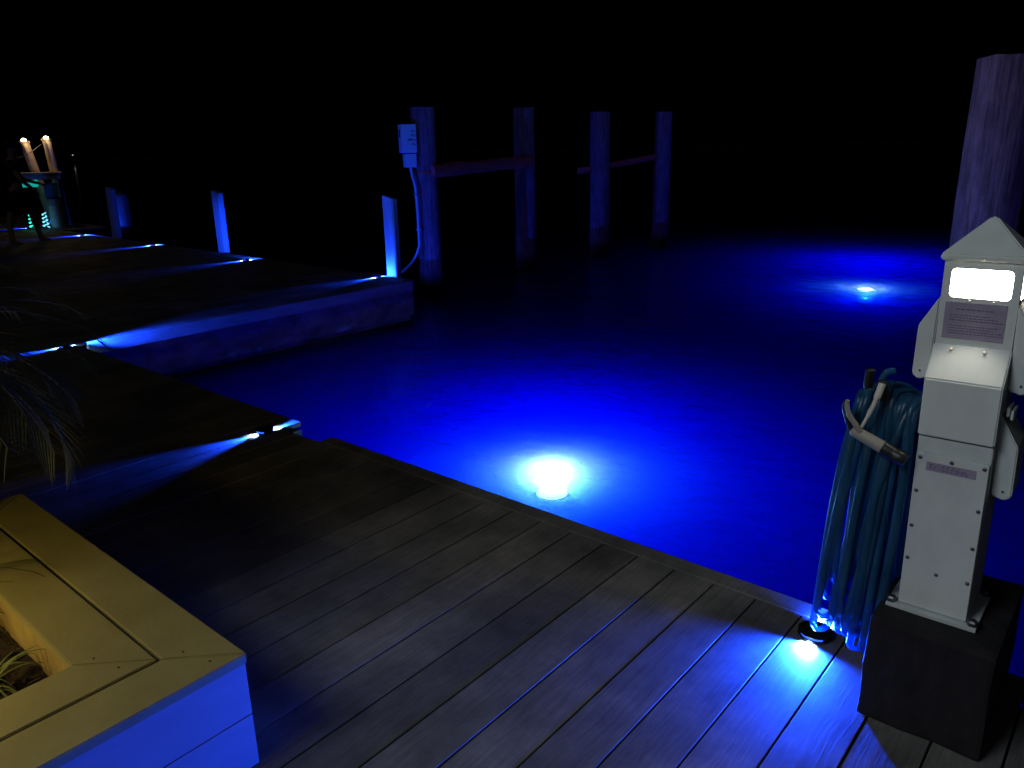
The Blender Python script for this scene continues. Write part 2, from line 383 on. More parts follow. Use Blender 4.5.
# face built as a displaced grid for spalled, uneven concrete
ny, nz = 90, 12
def wf(i, j):
    y = 2.40 + 3.70 * i / ny; z = -0.115 - 0.30 * j / nz
    d = 0.018 * noise.noise((y * 3.1, z * 6, 0)) + 0.010 * noise.noise((y * 9, z * 17, 4))
    return (-6.735 + d, y, z)
g = [[b.bm.verts.new(Vector(wf(i, j)) - Vector((-6.72, 2.35, -0.6))) for j in range(nz + 1)] for i in range(ny + 1)]
for i in range(ny):
    for j in range(nz): b.bm.faces.new((g[i][j], g[i + 1][j], g[i + 1][j + 1], g[i][j + 1]))
b.box((-0.22, 1.9, 0.30), (0.33, 3.66, 0.36))
b.build('wall_face', 'concrete', wall)
b = MB(); b.box((-0.10, 1.9, -0.05), (0.16, 3.68, 0.34)); b.build('footing', 'dark_wood', wall)
b = MB(); b.box((0.022, 1.895, 0.543), (0.036, 3.63, 0.108), bev=0.004); b.build('rub_rail', 'rail', wall)
b = MB()
b.prism([(-0.06, 3.755, 0.42), (-10.9, edge_far(-17.6) - 2.38, 0.42), (-10.9, edge_far(-17.6) - 2.33, 0.42), (-0.06, 3.805, 0.42)], (0, 0, 0.16))
b.build('end_fascia', 'dark_wood', wall)

# ------------------------------------------------------------------ pilings
def piling(loc, r, top, label, group, seed, rr=0.92, bands=()):
    root = empty('piling', (loc[0], loc[1], WATER), label, 'piling', group)
    b = MB(); seg, n = 30, 44; zb = -2.4
    H = top - WATER
    rings = []
    for i in range(n + 1):
        z = zb + (H - zb) * i / n
        f = 1 - (1 - rr) * (z - zb) / (H - zb)
        cx = 0.012 * noise.noise((z * .7, seed, 0)); cyy = 0.012 * noise.noise((z * .7, seed, 5))
        ring = []
        for k in range(seg):
            a = 2 * math.pi * k / seg
            q = r * f * (1 + 0.035 * noise.noise((math.cos(a) * 1.3 + seed, math.sin(a) * 1.3, z * .8)) + 0.022 * noise.noise((math.cos(a) * 5, math.sin(a) * 5 + seed, z * 1.1)))
            zz = z + (0.012 * noise.noise((math.cos(a) * 2, math.sin(a) * 2, seed)) if i == n else 0)
            ring.append(b.bm.verts.new((cx + q * math.cos(a), cyy + q * math.sin(a), zz)))
        rings.append(ring)
    for A, B in zip(rings, rings[1:]):
        for k in range(seg): b.bm.faces.new((A[k], A[(k + 1) % seg], B[(k + 1) % seg], B[k]))
    b.bm.faces.new(rings[-1]); b.bm.faces.new(rings[0][::-1])
    smooth_by_angle(b.build('shaft', 'pile', root), 50)
    for z in bands:
        bb = MB(); bb.lathe([(r * .985, z - WATER - .02), (r * 1.02, z - WATER - .015), (r * 1.02, z - WATER + .015), (r * .985, z - WATER + .02)], seg=30, cap=False)
        bb.build('band', 'redband', root, smooth=True)
    return root
PG = 'timber pilings standing in the slip'
piling((-7.95, 7.56), 0.168, 2.00, 'tall timber piling carrying the electrical box and its conduit', PG, 1.3, 0.97, (1.17,))
piling((-8.48, 10.34), 0.185, 2.08, 'timber piling at the far end of the reddish crossbeam from the boxed piling', PG, 2.7)
piling((-8.43, 12.51), 0.195, 2.056, 'timber piling third along from the electrical box, nearer end of the thin dim crossbeam', PG, 4.1)
piling((-7.98, 14.04), 0.175, 2.065, 'slimmest darkest piling, farthest from the electrical box', PG, 5.9)
piling((-0.965, 6.0), 0.205, 1.93, 'broad piling rising right behind the lit white pedestal roof', PG, 8.2)
piling((-0.62, 8.6), 0.20, 1.62, 'shorter piling mostly cut by the picture edge beyond the broad one', PG, 9.4)

def beam(a, c, h, wd, label, seed):
    a, c = Vector(a), Vector(c); d = c - a; mid = (a + c) / 2
    b = MB(); n = 24; rings = []
    for i in range(n + 1):
        t = i / n - .5
        p = Vector((0, t * d.length, 0.015 * noise.noise((t * 3, seed, 0))))
        hh = h * (1 + 0.16 * noise.noise((t * 5, seed, 3))); ww = wd * (1 + 0.1 * noise.noise((t * 4, seed, 7)))
        ring = []
        for k in range(12):
            an = 2 * math.pi * k / 12
            ring.append(b.bm.verts.new(p + Vector((ww / 2 * math.copysign(abs(math.cos(an)) ** .6, math.cos(an)), 0, hh / 2 * math.copysign(abs(math.sin(an)) ** .6, math.sin(an))))))
        rings.append(ring)
    for A, B in zip(rings, rings[1:]):
        for k in range(12): b.bm.faces.new((A[k], A[(k + 1) % 12], B[(k + 1) % 12], B[k]))
    b.bm.faces.new(rings[0][::-1]); b.bm.faces.new(rings[-1])
    o = smooth_by_angle(b.build('crossbeam', 'beam'), 60); o.location = mid
    o.rotation_euler = d.to_track_quat('Y', 'Z').to_euler()
    return tag(o, label, 'beam', 'crossbeams bridging the pilings')
beam((-7.80, 7.52, 1.185), (-8.33, 10.33, 1.235), 0.185, 0.13, 'thick reddish timber crossbeam starting at the piling with the electrical box', 1)
beam((-8.62, 12.1, 1.02), (-8.06, 13.92, 1.235), 0.12, 0.10, 'thin dim crossbeam sloping up to the slimmest piling', 2)
beam((-0.80, 5.95, 1.33), (-0.56, 8.5, 1.30), 0.17, 0.12, 'short stub of reddish beam glimpsed beside the broad piling', 3)

# electrical box and conduit on the first piling
eb = empty('electrical_box', (-8.0, 7.36, 1.20), 'grey electrical box strapped to a piling above a smaller box', 'electrical box')
eb.rotation_euler.z = R(26)
b = MB(); b.box((0.0, 0, 0.405), (0.205, 0.15, 0.36), bev=0.008); b.mat(1)
for k in range(4):
    b.box((0.045, -0.0765, 0.50 - k * .055), (0.022, 0.003, 0.02)); b.box((0.075, -0.0765, 0.495 - k * .055), (0.014, 0.003, 0.026))
b.box((0.01, -0.078, 0.39), (0.05, 0.006, 0.022))
b.mat(2); b.box((-0.1035, 0.0, 0.47), (0.003, 0.06, 0.10)); o = b.build('cover', ['galv', 'ink', 'rust'], eb, loc=(0, -.10, 0)); o.rotation_euler.z = R(38)
b = MB(); b.box((0.0, 0, 0.125), (0.155, 0.12, 0.175), bev=0.008); o = b.build('junction_box', 'galv', eb, loc=(0.012, -.09, 0)); o.rotation_euler.z = R(38)
b = MB(); b.box((0.0, -0.015, 0.30), (0.07, 0.04, 0.62)); b.build('mounting_strap', 'dark_wood', eb)
b = MB()
pts = [(0.02, -0.09, 0.05), (0.03, -0.09, -0.06), (0.075, -0.11, -0.22), (0.09, -0.115, -0.5), (0.09, -0.115, -0.9), (0.085, -0.13, -1.02), (0.05, -0.24, -1.17), (0.03, -0.5, -1.255), (0.02, -0.80, -1.30), (0.01, -1.1, -1.31)]
def catmull(P, n=8):
    P = [Vector(p) for p in P]; out = []
    for i in range(len(P) - 1):
        p0, p1, p2, p3 = P[max(i - 1, 0)], P[i], P[i + 1], P[min(i + 2, len(P) - 1)]
        for j in range(n):
            t = j / n
            out.append(0.5 * ((2 * p1) + (-p0 + p2) * t + (2 * p0 - 5 * p1 + 4 * p2 - p3) * t * t + (-p0 + 3 * p1 - 3 * p2 + p3) * t ** 3))
    out.append(P[-1]); return out
b.tube(catmull(pts), 0.018, 8); b.build('conduit', 'galv', eb, smooth=True)
for z in (-0.32, -0.78):
    b = MB(); b.box((0.09, -0.112, z), (0.075, 0.05, 0.022), bev=0.003); b.build('clip', 'steel', eb)

# ------------------------------------------------------------------ dock posts at the far edge of the platform
def dock_post(loc, top, label, lean=0.0):
    b = MB(); w2, d2 = 0.075, 0.055
    H = top
    a = [(-w2, -d2, -1.0), (w2, -d2, -1.0), (w2, d2, -1.0), (-w2, d2, -1.0)]
    t = [(-w2, -d2, H), (w2, -d2, H - .045), (w2, d2, H - .05), (-w2, d2, H - .005)]
    A = [b.bm.verts.new(p) for p in a]; B = [b.bm.verts.new(p) for p in t]
    b.bm.faces.new(A[::-1]); b.bm.faces.new(B)
    es = []
    for i in range(4): b.bm.faces.new((A[i], A[(i + 1) % 4], B[(i + 1) % 4], B[i]))
    bmesh.ops.bevel(b.bm, geom=[e for e in b.bm.edges if abs(e.verts[0].co.z - e.verts[1].co.z) > .5], offset=0.012, segments=2, affect='EDGES')
    o = b.build('dock_post', 'post', loc=loc); o.rotation_euler.x = lean; o.rotation_euler.z = R(14)
    return tag(o, label, 'post', 'square posts along the far dock edge')
dock_post((-7.20, 6.235, 0), 0.955, 'bright blue-lit square post at the seawall corner beside the boxed piling')
dock_post((-11.34, 6.36, 0), 0.94, 'square post standing alone midway along the far dock edge')
dock_post((-15.40, 6.48, 0), 0.925, 'dimmest square post, next to the pale fender', R(-1))

# ------------------------------------------------------------------ dock lights (low puck, a lit slot towards the deck and one towards the water)
BLUE = (0.006, 0.055, 1.0)
LIGHTG = 'low blue lights along the dock edges'
def make_dock_light(name='dock_light'):
    root = empty(name, (0, 0, 0), 'x', 'dock light', LIGHTG)
    b = MB(); b.lathe([(0.058, 0.0), (0.060, 0.004), (0.050, 0.006), (0.046, 0.015), (0.058, 0.017), (0.060, 0.021), (0.052, 0.025), (0.02, 0.027)], seg=32)
    smooth_by_angle(b.build('housing', 'black', root), 35)
    for s in (-1, 1):
        b = MB()
        n = 8; A = []
        for i in range(n + 1):
            a = R(-50 + 100 * i / n) + (math.pi / 2 if s > 0 else -math.pi / 2)
            A.append((0.0515 * math.cos(a), 0.0515 * math.sin(a)))
        for (x0, y0), (x1, y1) in zip(A, A[1:]): b.poly([(x0, y0, 0.0070), (x1, y1, 0.0070), (x1, y1, 0.0150), (x0, y0, 0.0150)])
        b.build('lens', 'led', root)
    return root
dl = make_dock_light()
spots = [
    ((-0.629, 2.137), 'blue puck light on the deck corner under the hanging hose', 1.0),
    ((-3.60, 2.119), 'blue puck light at the notch in the near deck edge', 0.9),
    ((-6.66, 2.249), 'blue puck light where the near deck meets the seawall, behind the palm fronds', 0.9),
    ((-7.234, 6.00), 'blue puck light at the foot of the brightest square post', 0.9),
    ((-10.096, 5.98), 'blue puck light on the far dock edge nearest the lone middle square post', 0.9),
    ((-13.281, 6.15), 'blue puck light left of the lone middle post, its streak long and open', 0.9),
    ((-16.413, 6.24), 'blue puck light just left of the dimmest square post', 0.9),
    ((-19.391, 6.279), 'farthest blue puck light, behind the legs of the standing person', 0.9),
]
pucks = [dl] + [copy_tree(dl) for _ in spots[1:]]
for i, ((x, y), lab, e) in enumerate(spots):
    o = pucks[i]
    o.location = (x, y, 0.001); o['label'] = lab; o.scale = (0.82,) * 3 if i else (0.84,) * 3
    for s in (-1, 1):
        near = i == 0
        beam_w = (130 if s < 0 else 60) if near else (14 if (i in (3, 6) and s > 0) else 210)
        bd, bs = (0, s, -0.05), R(46 if not near else 70)
        if i == 2 and s > 0: bd, bs, beam_w = (-0.045, 1, -0.05), R(32), 560      # this one rakes along the seawall
        lamp('dock_light_beam', 'SPOT', beam_w, BLUE, (0, s * 0.064, 0.020), o, 0.008, bd, bs, 1.0)
        if i == 2 and s > 0: lamp('dock_light_beam', 'SPOT', 520, BLUE, (0, 0.064, 0.021), o, 0.008, (-0.03, 1, 0.12), R(46), 0.8)
        if near: lamp('dock_light_wash', 'SPOT', 335 if s < 0 else 40, BLUE, (0, s * 0.064, 0.019), o, 0.008, (0, s, -0.04), R(168), 1.0)
        elif s > 0 and i > 2:
            wp, wd, wc = {3: (40, (0, 1, 0.06), 162), 4: (230, (-.87, 0.50, 0.16), 66), 5: (60, (0, 1, 0.02), 110), 6: (200, (.87, 0.50, 0.16), 66), 7: (6, (0, 1, 0.02), 150)}[i]
            lamp('dock_light_wash', 'SPOT', wp, BLUE, (0, s * 0.064, 0.019), o, 0.008, wd, R(wc), 0.6)
            if i == 6: lamp('dock_light_wash', 'SPOT', 26, BLUE, (0, s * 0.064, 0.019), o, 0.008, (0, 1, 0.5), R(70), 0.9)
        lamp('dock_light_spill', 'SPOT', (2.0 if (i == 2 and s > 0) else 12.0) if not near else 20.0, (0.36, 0.68, 1.0), (0, s * 0.068, 0.022), o, 0.006, (0, s * .40, -1.0), R(118), 0.9)

# ------------------------------------------------------------------ underwater lights
UW = 'submerged lights glowing in the slip'
def underwater_light(x, y, depth, k, k2, label):
    root = empty('underwater_light', (x, y, WATER - depth), label, 'underwater light', UW)
    b = MB(); b.lathe([(0.02, -0.06), (0.09, -0.05), (0.105, -0.02), (0.110, 0.0), (0.104, 0.006)], seg=32); smooth_by_angle(b.build('housing', 'steel', root))
    b = MB(); b.lathe([(0.102, 0.007), (0.09, 0.024), (0.055, 0.038), (0.005, 0.044)], seg=32); b.build('lens', 'uw_led', root, smooth=True)
    b = MB(); b.tube(catmull([(0, 0, -.055), (0.01, 0.01, -.6), (0.06, 0.0, -1.4), (0.1, 0.1, -2.7 + depth)]), 0.006, 8); b.build('stem', 'black', root, smooth=True)
    lamp('underwater_glow', 'POINT', 350 * k, (3.6, 2.6, 1.0), (0, 0, 0.055), root, 0.0)
    fx, fy = x * 0.27, y * 0.27
    lamp('underwater_fill', 'POINT', 270 * k2, (0.0, 0.02, 1.0), (fx, fy, -0.55), root, 0.0)  # added deeper lamp without a fixture, widens the blue glow
def on_ray(x, y, depth):      # keeps a lamp on the sight line through a point of the water surface while it is lowered
    f = (EYE - WATER + depth) / (EYE - WATER); return x * f, y * f
underwater_light(*on_ray(-2.556, 3.325, 0.21), 0.21, 1.0, 1.0, 'large white-blue underwater light glowing close to the near deck edge')
underwater_light(*on_ray(-2.857, 10.29, 0.22), 0.22, 0.50, 1.45, 'smaller distant underwater light glowing beyond the slip, left of the pedestal')

# ------------------------------------------------------------------ power pedestal on its block
b = MB()
vs = b.box((0, 0, 0.15), (0.285, 0.40, 0.30), bev=0.012)
bmesh.ops.subdivide_edges(b.bm, edges=b.bm.edges[:], cuts=5, use_grid_fill=True)
for v in b.bm.verts:
    v.co += Vector((noise.noise(v.co * 9), noise.noise(v.co * 9 + Vector((5, 5, 5))), 0.6 * noise.noise(v.co * 9 + Vector((9, 1, 2))))) * 0.006
    v.co.z = max(v.co.z, 0.001)
blk = b.build('mounting_block', 'block', loc=(-0.283, 2.065, 0.0), smooth=False)
tag(blk, 'dark weathered square block under the white power pedestal', 'block')
ped = empty('power_pedestal', (-0.302, 2.036, 0.30), 'white dock power pedestal with pyramid roof and lit window', 'power pedestal')
ped.rotation_euler.y = R(-0.75); ped.scale = (1, 1, 0.994)
HW, HD = 0.079, 0.081       # half width, half depth
b = MB()
b.box((0, 0, 0.006), (0.205, 0.20, 0.012), bev=0.002)
b.mat(1)
for sx in (-1, 1):
    for sy in (-1, 1): b.lathe([(0.013, 0.0), (0.013, 0.010), (0.009, 0.014)], (sx * .092, sy * .085, 0.0115), 6)
b.build('base_flange', ['white_dull', 'steel'], ped)
b = MB(); b.box((0, 0.003, 0.241), (HW * 2, HD * 2 - .004, 0.458), bev=0.004); b.build('lower_body', 'white_dull', ped)
# removable front cover with screws and a strip label
b = MB(); b.box((0, -HD - .0005, 0.222), (HW * 2 - .004, 0.006, 0.415), bev=0.0015)
b.mat(1)
qx = Matrix.Rotation(R(90), 3, 'X')
for (sx, sz) in [(-1, .418), (0, .418), (1, .418), (-1, .33), (1, .31), (-1, .235), (1, .212), (-1, .145), (1, .118), (0, .118)]:
    b.lathe([(0.0048, 0), (0.0045, 0.002), (0.0025, 0.0035)], (sx * (HW - .011), -HD - .0035, sz), 10, qx)
b.build('front_cover', ['white', 'steel'], ped)
def text_rows(b, cx, z, y, rows, width, rh, ch, seed):
    rr = random.Random(seed)
    for r in range(rows):
        x = cx - width / 2; end = cx + width / 2 - rr.random() * width * .3
        while x < end:
            wl = rr.uniform(.3, 1.1) * ch * 2.2
            b.box((min(x + wl / 2, cx + width / 2), y, z - r * rh), (wl, 0.0006, ch * .5)); x += wl + ch * .7
b = MB(); b.box((0.0, -HD - .0042, 0.399), (0.106, 0.0014, 0.022)); b.mat(1); text_rows(b, 0, 0.405, -HD - .0052, 3, 0.092, 0.0055, 0.0042, 2); b.build('strip_label', ['label', 'ink'], ped)
# seam, then the meter box with a sloped top
b = MB(); b.box((0, 0.002, 0.4725), (HW * 2 - .006, HD * 2 - .006, 0.005)); b.build('shadow_gap', 'seam', ped)
b = MB(); z0, z1, z2 = 0.475, 0.617, 0.692
pr = [(-HD - .006, z0), (-HD - .006, z1), (-HD + .044, z2), (HD - .004, z2), (HD - .004, z0)]
b.prism([(-HW - .001, y, z) for y, z in pr], (HW * 2 + .002, 0, 0))
bmesh.ops.bevel(b.bm, geom=b.bm.edges[:], offset=0.003, segments=2, affect='EDGES')
b.mat(1)
for sx in (-.04, .028): b.lathe([(0.0042, 0), (0.004, 0.002), (0.002, 0.003)], (sx, -HD + .036, z2 - .008), 10, Matrix.Rotation(R(34), 3, 'X'))
b.build('meter_box', ['white', 'pale'], ped)
# head: four walls each with a rounded window opening
hy = -HD + .048; hw = HW - .001; hz0, hz1 = z2 - .01, 0.902
hd = (HD - hy) / 2; hcy = (HD + hy) / 2
def rounded(cx, cz, w_, h_, r, n=5):
    P = []
    for (sx, sz, a0) in ((1, -1, -90), (1, 1, 0), (-1, 1, 90), (-1, -1, 180)):
        for i in range(n + 1):
            a = R(a0 + 90 * i / n); P.append((cx + sx * (w_ / 2 - r) + r * math.cos(a), cz + sz * (h_ / 2 - r) + r * math.sin(a)))
    return P
def wall_with_hole(b, fn, half, zlo, zhi, hole):
    outer = []
    n = len(hole) // 4
    corners = [(half, zlo), (half, zhi), (-half, zhi), (-half, zlo)]
    H = [b.bm.verts.new(fn(*p)) for p in hole]; C = [b.bm.verts.new(fn(*p)) for p in corners]
    fs = []
    for q in range(4):
        seg = H[q * n:(q + 1) * n]
        for i in range(n - 1): fs.append(b.bm.faces.new((C[q], seg[i], seg[i + 1])))
        nx = H[((q + 1) * n) % len(H)]
        fs.append(b.bm.faces.new((C[q], seg[-1], nx, C[(q + 1) % 4])))
    b._tag(fs)
b = MB(); bw = MB(); wz, wh = 0.838, 0.067
for a, half, dist in ((0, hw, hd), (90, hd, hw), (180, hw, hd), (270, hd, hw)):
    rot = Matrix.Rotation(R(a), 3, 'Z')
    fn = lambda x, z, d=0.0, rot=rot, dist=dist: rot @ Vector((x, -dist + d, 0)) + Vector((0, hcy, z))
    ww = 2 * half - .033
    hole = rounded(0, wz, ww, wh, 0.010)
    wall_with_hole(b, fn, half, hz0, hz1, hole)
    # reveal of the opening
    A = [b.bm.verts.new(fn(x, z)) for x, z in hole]; B2 = [b.bm.verts.new(fn(x, z, 0.005)) for x, z in hole]
    for i in range(len(A)): b.bm.faces.new((A[i], A[(i + 1) % len(A)], B2[(i + 1) % len(A)], B2[i]))
    lens_b = [bw.bm.verts.new(fn(x * .995, wz + (z - wz) * .99, 0.0048)) for x, z in hole]
    lens_f = [bw.bm.verts.new(fn(x * .985, wz + (z - wz) * .97, 0.0015)) for x, z in hole]
    for i in range(len(hole)): bw.bm.faces.new((lens_b[i], lens_b[(i + 1) % len(hole)], lens_f[(i + 1) % len(hole)], lens_f[i]))
    bw.bm.faces.new(lens_f)
b.mat(1)
for sx in (-.018, .03): b.lathe([(0.003, 0), (0.0028, 0.002), (0.001, 0.003)], (sx, hcy - hd, wz - wh / 2 - .006), 8, qx)
head = b.build('head', ['white', 'pale'], ped)
bw.build('lit_window', 'lamp_warm', ped)
b = MB(); b.box((-.004, hcy - hd - .001, 0.751), (0.124, 0.0018, 0.086)); b.mat(1)
text_rows(b, 0, 0.778, hcy - hd - .0022, 1, 0.085, 0.006, 0.0038, 5); text_rows(b, 0, 0.764, hcy - hd - .0022, 3, 0.108, 0.006, 0.0030, 6)
text_rows(b, 0, 0.739, hcy - hd - .0022, 4, 0.110, 0.0060, 0.0030, 7); b.build('warning_label', ['label', 'ink'], ped)
# pyramid roof with a short fascia lip
b = MB(); e = hw + .009; ey = hd + .009; rz0 = hz1 - .012
bot = [(-e, hcy - ey, rz0), (e, hcy - ey, rz0), (e, hcy + ey, rz0), (-e, hcy + ey, rz0)]; mid = [(x, y, rz0 + .014) for x, y, z in bot]
Bv = [b.bm.verts.new(p) for p in bot]; Mv = [b.bm.verts.new(p) for p in mid]; T = [b.bm.verts.new((sx * .006, hcy + sy * .006, 0.985)) for sx, sy in ((-1, -1), (1, -1), (1, 1), (-1, 1))]
b.bm.faces.new(Bv[::-1])
for A, B2 in ((Bv, Mv), (Mv, T)):
    for i in range(4): b.bm.faces.new((A[i], A[(i + 1) % 4], B2[(i + 1) % 4], B2[i]))
b.bm.faces.new(T)
bmesh.ops.bevel(b.bm, geom=[x for x in b.bm.edges], offset=0.0035, segments=2, affect='EDGES')
b.mat(1); b.lathe([(0.0042, 0), (0.004, 0.002), (0.002, 0.003)], (0.0, hcy - ey, rz0 + .006), 10, qx)
b.build('roof', ['white', 'pale'], ped)
# receptacle housings on both sides
def wing(s, zt, zb, out, y0, y1, x0):
    b = MB()
    P = [(x0, zt), (x0 + s * out, zt - .075), (x0 + s * (out + .002), zb + .012), (x0 + s * out * .72, zb), (x0 + s * .004, zb + .008)]
    b.prism([(x, y0, z) for x, z in P], (0, y1 - y0, 0))
    bmesh.ops.bevel(b.bm, geom=b.bm.edges[:], offset=0.003, segments=2, affect='EDGES')
    b.mat(1); b.lathe([(0.003, 0), (0.0028, 0.0015), (0.001, 0.002)], (x0 + s * out * .62, y0, zb + .022), 8, qx)
    b.build('receptacle_cover', ['white', 'steel'], ped)
wing(-1, 0.806, 0.598, 0.040, -0.035, 0.068, -HW + .001)
wing(1, 0.800, 0.592, 0.046, -0.035, 0.068, HW - .001)
wing(1, 0.545, 0.335, 0.044, -0.045, 0.065, HW - .001)
for dz in (0.0, 0.014):
    b = MB(); b.box((HW + .013 + dz * .6, -0.02, 0.553 - dz * .5), (0.006, 0.06, 0.022), bev=0.002); b.build('cover_hinge', 'white', ped)
# hose hanger arm
b = MB(); b.tube(catmull([(-HW + .004, 0.0, 0.515), (-HW - .06, -0.006, 0.520), (-HW - .125, -0.012, 0.530), (-HW - .142, -0.013, 0.555), (-HW - .140, -0.013, 0.600)]), 0.012, 10); b.build('hose_hanger', 'black', ped, smooth=True)

# ------------------------------------------------------------------ hose coil with trigger nozzle, hung over the hanger
PX, PY, PZ = -0.302, 2.036, 0.30
hose = empty('garden_hose', (PX - .15, PY, PZ + .50), 'coiled clear teal garden hose hanging beside the pedestal', 'hose')
hx, hyy, hz = PX - .15, PY, PZ + .50
b = MB(); rh = random.Random(11)
path = []
N = 16
for k in range(N):
    t = k / (N - 1)
    xt = -0.404 - 0.132 * ((k * 5) % N) / (N - 1)            # where it crosses the hanger
    zt = 0.835 + rh.uniform(-.004, .018) + 0.012 * ((k % 3) - 1)
    zb = 0.17 + rh.uniform(-.11, .10) - (.10 if k in (3, 8) else 0)
    if k == 10: zb = 0.345
    zb = max(zb, .055)
    xb = xt - 0.015 + rh.uniform(-.045, .008) - (0.05 if k == 10 else 0)
    yf = PY - 0.045 - rh.uniform(0, .035); yb = PY + 0.04 + rh.uniform(0, .05)
    wob = rh.uniform(-.012, .012)
    path += [(xt, PY - .004, zt), (xt - .006, PY - .05, zt - .035), (xt * .6 + xb * .4 + wob, yf - .012, zt * .66 + zb * .34), (xb - .004, yf, zb + .10),
             (xb - .012, (yf * .75 + yb * .25), zb + .02), (xb + .002, (yf + yb) / 2, zb), (xb + .014, (yf * .25 + yb * .75), zb + .02), (xb + .012, yb, zb + .10), (xt * .6 + xb * .4 - wob, yb + .01, zt * .6 + zb * .4), (xt + .004, PY + .045, zt - .03)]
path = [Vector(p) - Vector((hx, hyy, hz)) for p in path]
b.tube(catmull(path, 6), 0.0086, 10, False, (1.22, 0.80)); b.build('coil', 'hose', hose, smooth=True)
b = MB()
tail = [(-.505, PY - .01, .842), (-.497, PY - .03, .868), (-.487, PY - .03, .895), (-.47, PY - .02, .90)]
b.tube(catmull([Vector(p) - Vector((hx, hyy, hz)) for p in tail]), 0.009, 10); b.build('hose_end', 'hose', hose, smooth=True)
# nozzle: laid across the coil
def hp(x, y, z): return Vector((x, y, z)) - Vector((hx, hyy, hz))
noz = None
A, B2, C2 = Vector((-.522, 1.93, .752)), Vector((-.455, 1.925, .728)), Vector((-.398, 1.925, .710))
ax = (B2 - A).normalized(); q = ax.to_track_quat('Z', 'Y').to_matrix()
b = MB(); b.lathe([(0.009, -.012), (0.013, -.008), (0.0145, 0.0), (0.0155, 0.03), (0.0165, (B2 - A).length)], hp(*A), 20, q)
noz = smooth_by_angle(b.build('nozzle', 'grey', hose), 40)
ln = (C2 - B2).length
b = MB(); b.lathe([(0.0165, 0.0), (0.019, 0.003), (0.0185, 0.022), (0.0165, 0.030), (0.019, 0.036), (0.0195, ln - .012), (0.016, ln)], hp(*B2), 20, q)
smooth_by_angle(b.build('nozzle_tip', 'black', noz), 40)
b = MB(); b.tube(catmull([hp(-.512, 1.922, .757), hp(-.522, 1.918, .775), hp(-.538, 1.914, .798), hp(-.546, 1.914, .822), hp(-.545, 1.914, .836)]), [0.0075] * 9 + [0.0068] * 9 + [0.006] * 9 + [0.0052] * 6, 8)
b.build('trigger', 'grey', noz, smooth=True)
b = MB(); b.tube(catmull([hp(-.522, 1.93, .744), hp(-.540, 1.928, .772), hp(-.553, 1.928, .806), hp(-.553, 1.928, .826)]), 0.008, 8); b.build('grip', 'black', noz, smooth=True)
b = MB(); b.tube(catmull([hp(-.512, 1.93, .764), hp(-.499, 1.935, .800), hp(-.487, 1.945, .845), hp(-.481, 1.955, .880)]), [.0042] * 8 + [.0055] * 8 + [.0085] * 8 + [.009], 10)
b.build('lock_loop', 'pale', noz, smooth=True)
b = MB(); b.lathe([(0.013, -.006), (0.016, 0), (0.016, .036), (0.012, .042)], hp(-.480, 1.985, .838), 14, Matrix.Rotation(R(-16), 3, 'Y')); smooth_by_angle(b.build('coupling', 'black', hose), 40)

# ------------------------------------------------------------------ planter
pl = empty('planter', (-2.235, 0.0, 0.0), 'tan composite planter box with a double mitred cap', 'planter')
X0, X1, Y0, Y1, ZT = -2.963 + 2.235, -1.506 + 2.235, -1.15, 0.769, 0.32
CT = 0.026
def ring_board(inset0, inset1):
    o = [(X0 + inset0, Y1 - inset0), (X1 - inset0, Y1 - inset0), (X1 - inset0, Y0 + inset0), (X0 + inset0, Y0 + inset0)]
    i = [(X0 + inset1, Y1 - inset1), (X1 - inset1, Y1 - inset1), (X1 - inset1, Y0 + inset1), (X0 + inset1, Y0 + inset1)]
    for k in range(4):
        A, B, C, D = Vector(o[k]), Vector(o[(k + 1) % 4]), Vector(i[(k + 1) % 4]), Vector(i[k])
        d = (B - A).normalized() * 0.0016
        b = MB(); dz = random.uniform(-.0012, .0012)
        b.prism([(p.x, p.y, ZT - CT + dz) for p in (A + d, B - d, C - d, D + d)], (0, 0, CT))
        bmesh.ops.bevel(b.bm, geom=b.bm.edges[:], offset=0.0025, segments=2, affect='EDGES')
        b.mat(1)
        for P, Q, P2 in ((A, B, D), (B, A, C)):      # countersunk screws near the mitres
            n_ = (Q - P).normalized(); mdl = (P2 - P)
            for fr_ in ((.30,) if P2 is D else (.68,)):
                pt = P + mdl * fr_ + n_ * 0.030
                b.lathe([(.0032, 0), (.0028, .0007)], (pt.x, pt.y, ZT + dz + .0002), 8)
        b.build('cap_board', ['tan', 'seam'], pl)
ring_board(0.0, 0.138); ring_board(0.1465, 0.283)
sI = 0.005
for (xa, xb, ya, yb) in ((X0 + sI + .021, X1 - sI - .021, Y1 - sI - .02, Y1 - sI), (X0 + sI + .021, X1 - sI - .021, Y0 + sI, Y0 + sI + .02), (X0 + sI, X0 + sI + .02, Y0 + sI, Y1 - sI), (X1 - sI - .02, X1 - sI, Y0 + sI, Y1 - sI)):
    for (za, zb) in ((0.002, 0.147), (0.150, 0.2935)):
        b = MB(); b.box(((xa + xb) / 2, (ya + yb) / 2, (za + zb) / 2), (xb - xa, yb - ya, zb - za), bev=0.002); b.build('side_board', 'siding', pl)
iI = 0.279
b = MB()
for (xa, xb, ya, yb) in ((X0 + iI - .02, X1 - iI + .02, Y1 - iI, Y1 - iI + .02), (X0 + iI - .02, X1 - iI + .02, Y0 + iI - .02, Y0 + iI), (X0 + iI - .02, X0 + iI, Y0 + iI, Y1 - iI), (X1 - iI, X1 - iI + .02, Y0 + iI, Y1 - iI)):
    b.box(((xa + xb) / 2, (ya + yb) / 2, 0.15), (xb - xa - .0005, yb - ya - .0005, 0.286))
b.build('liner', 'liner', pl)
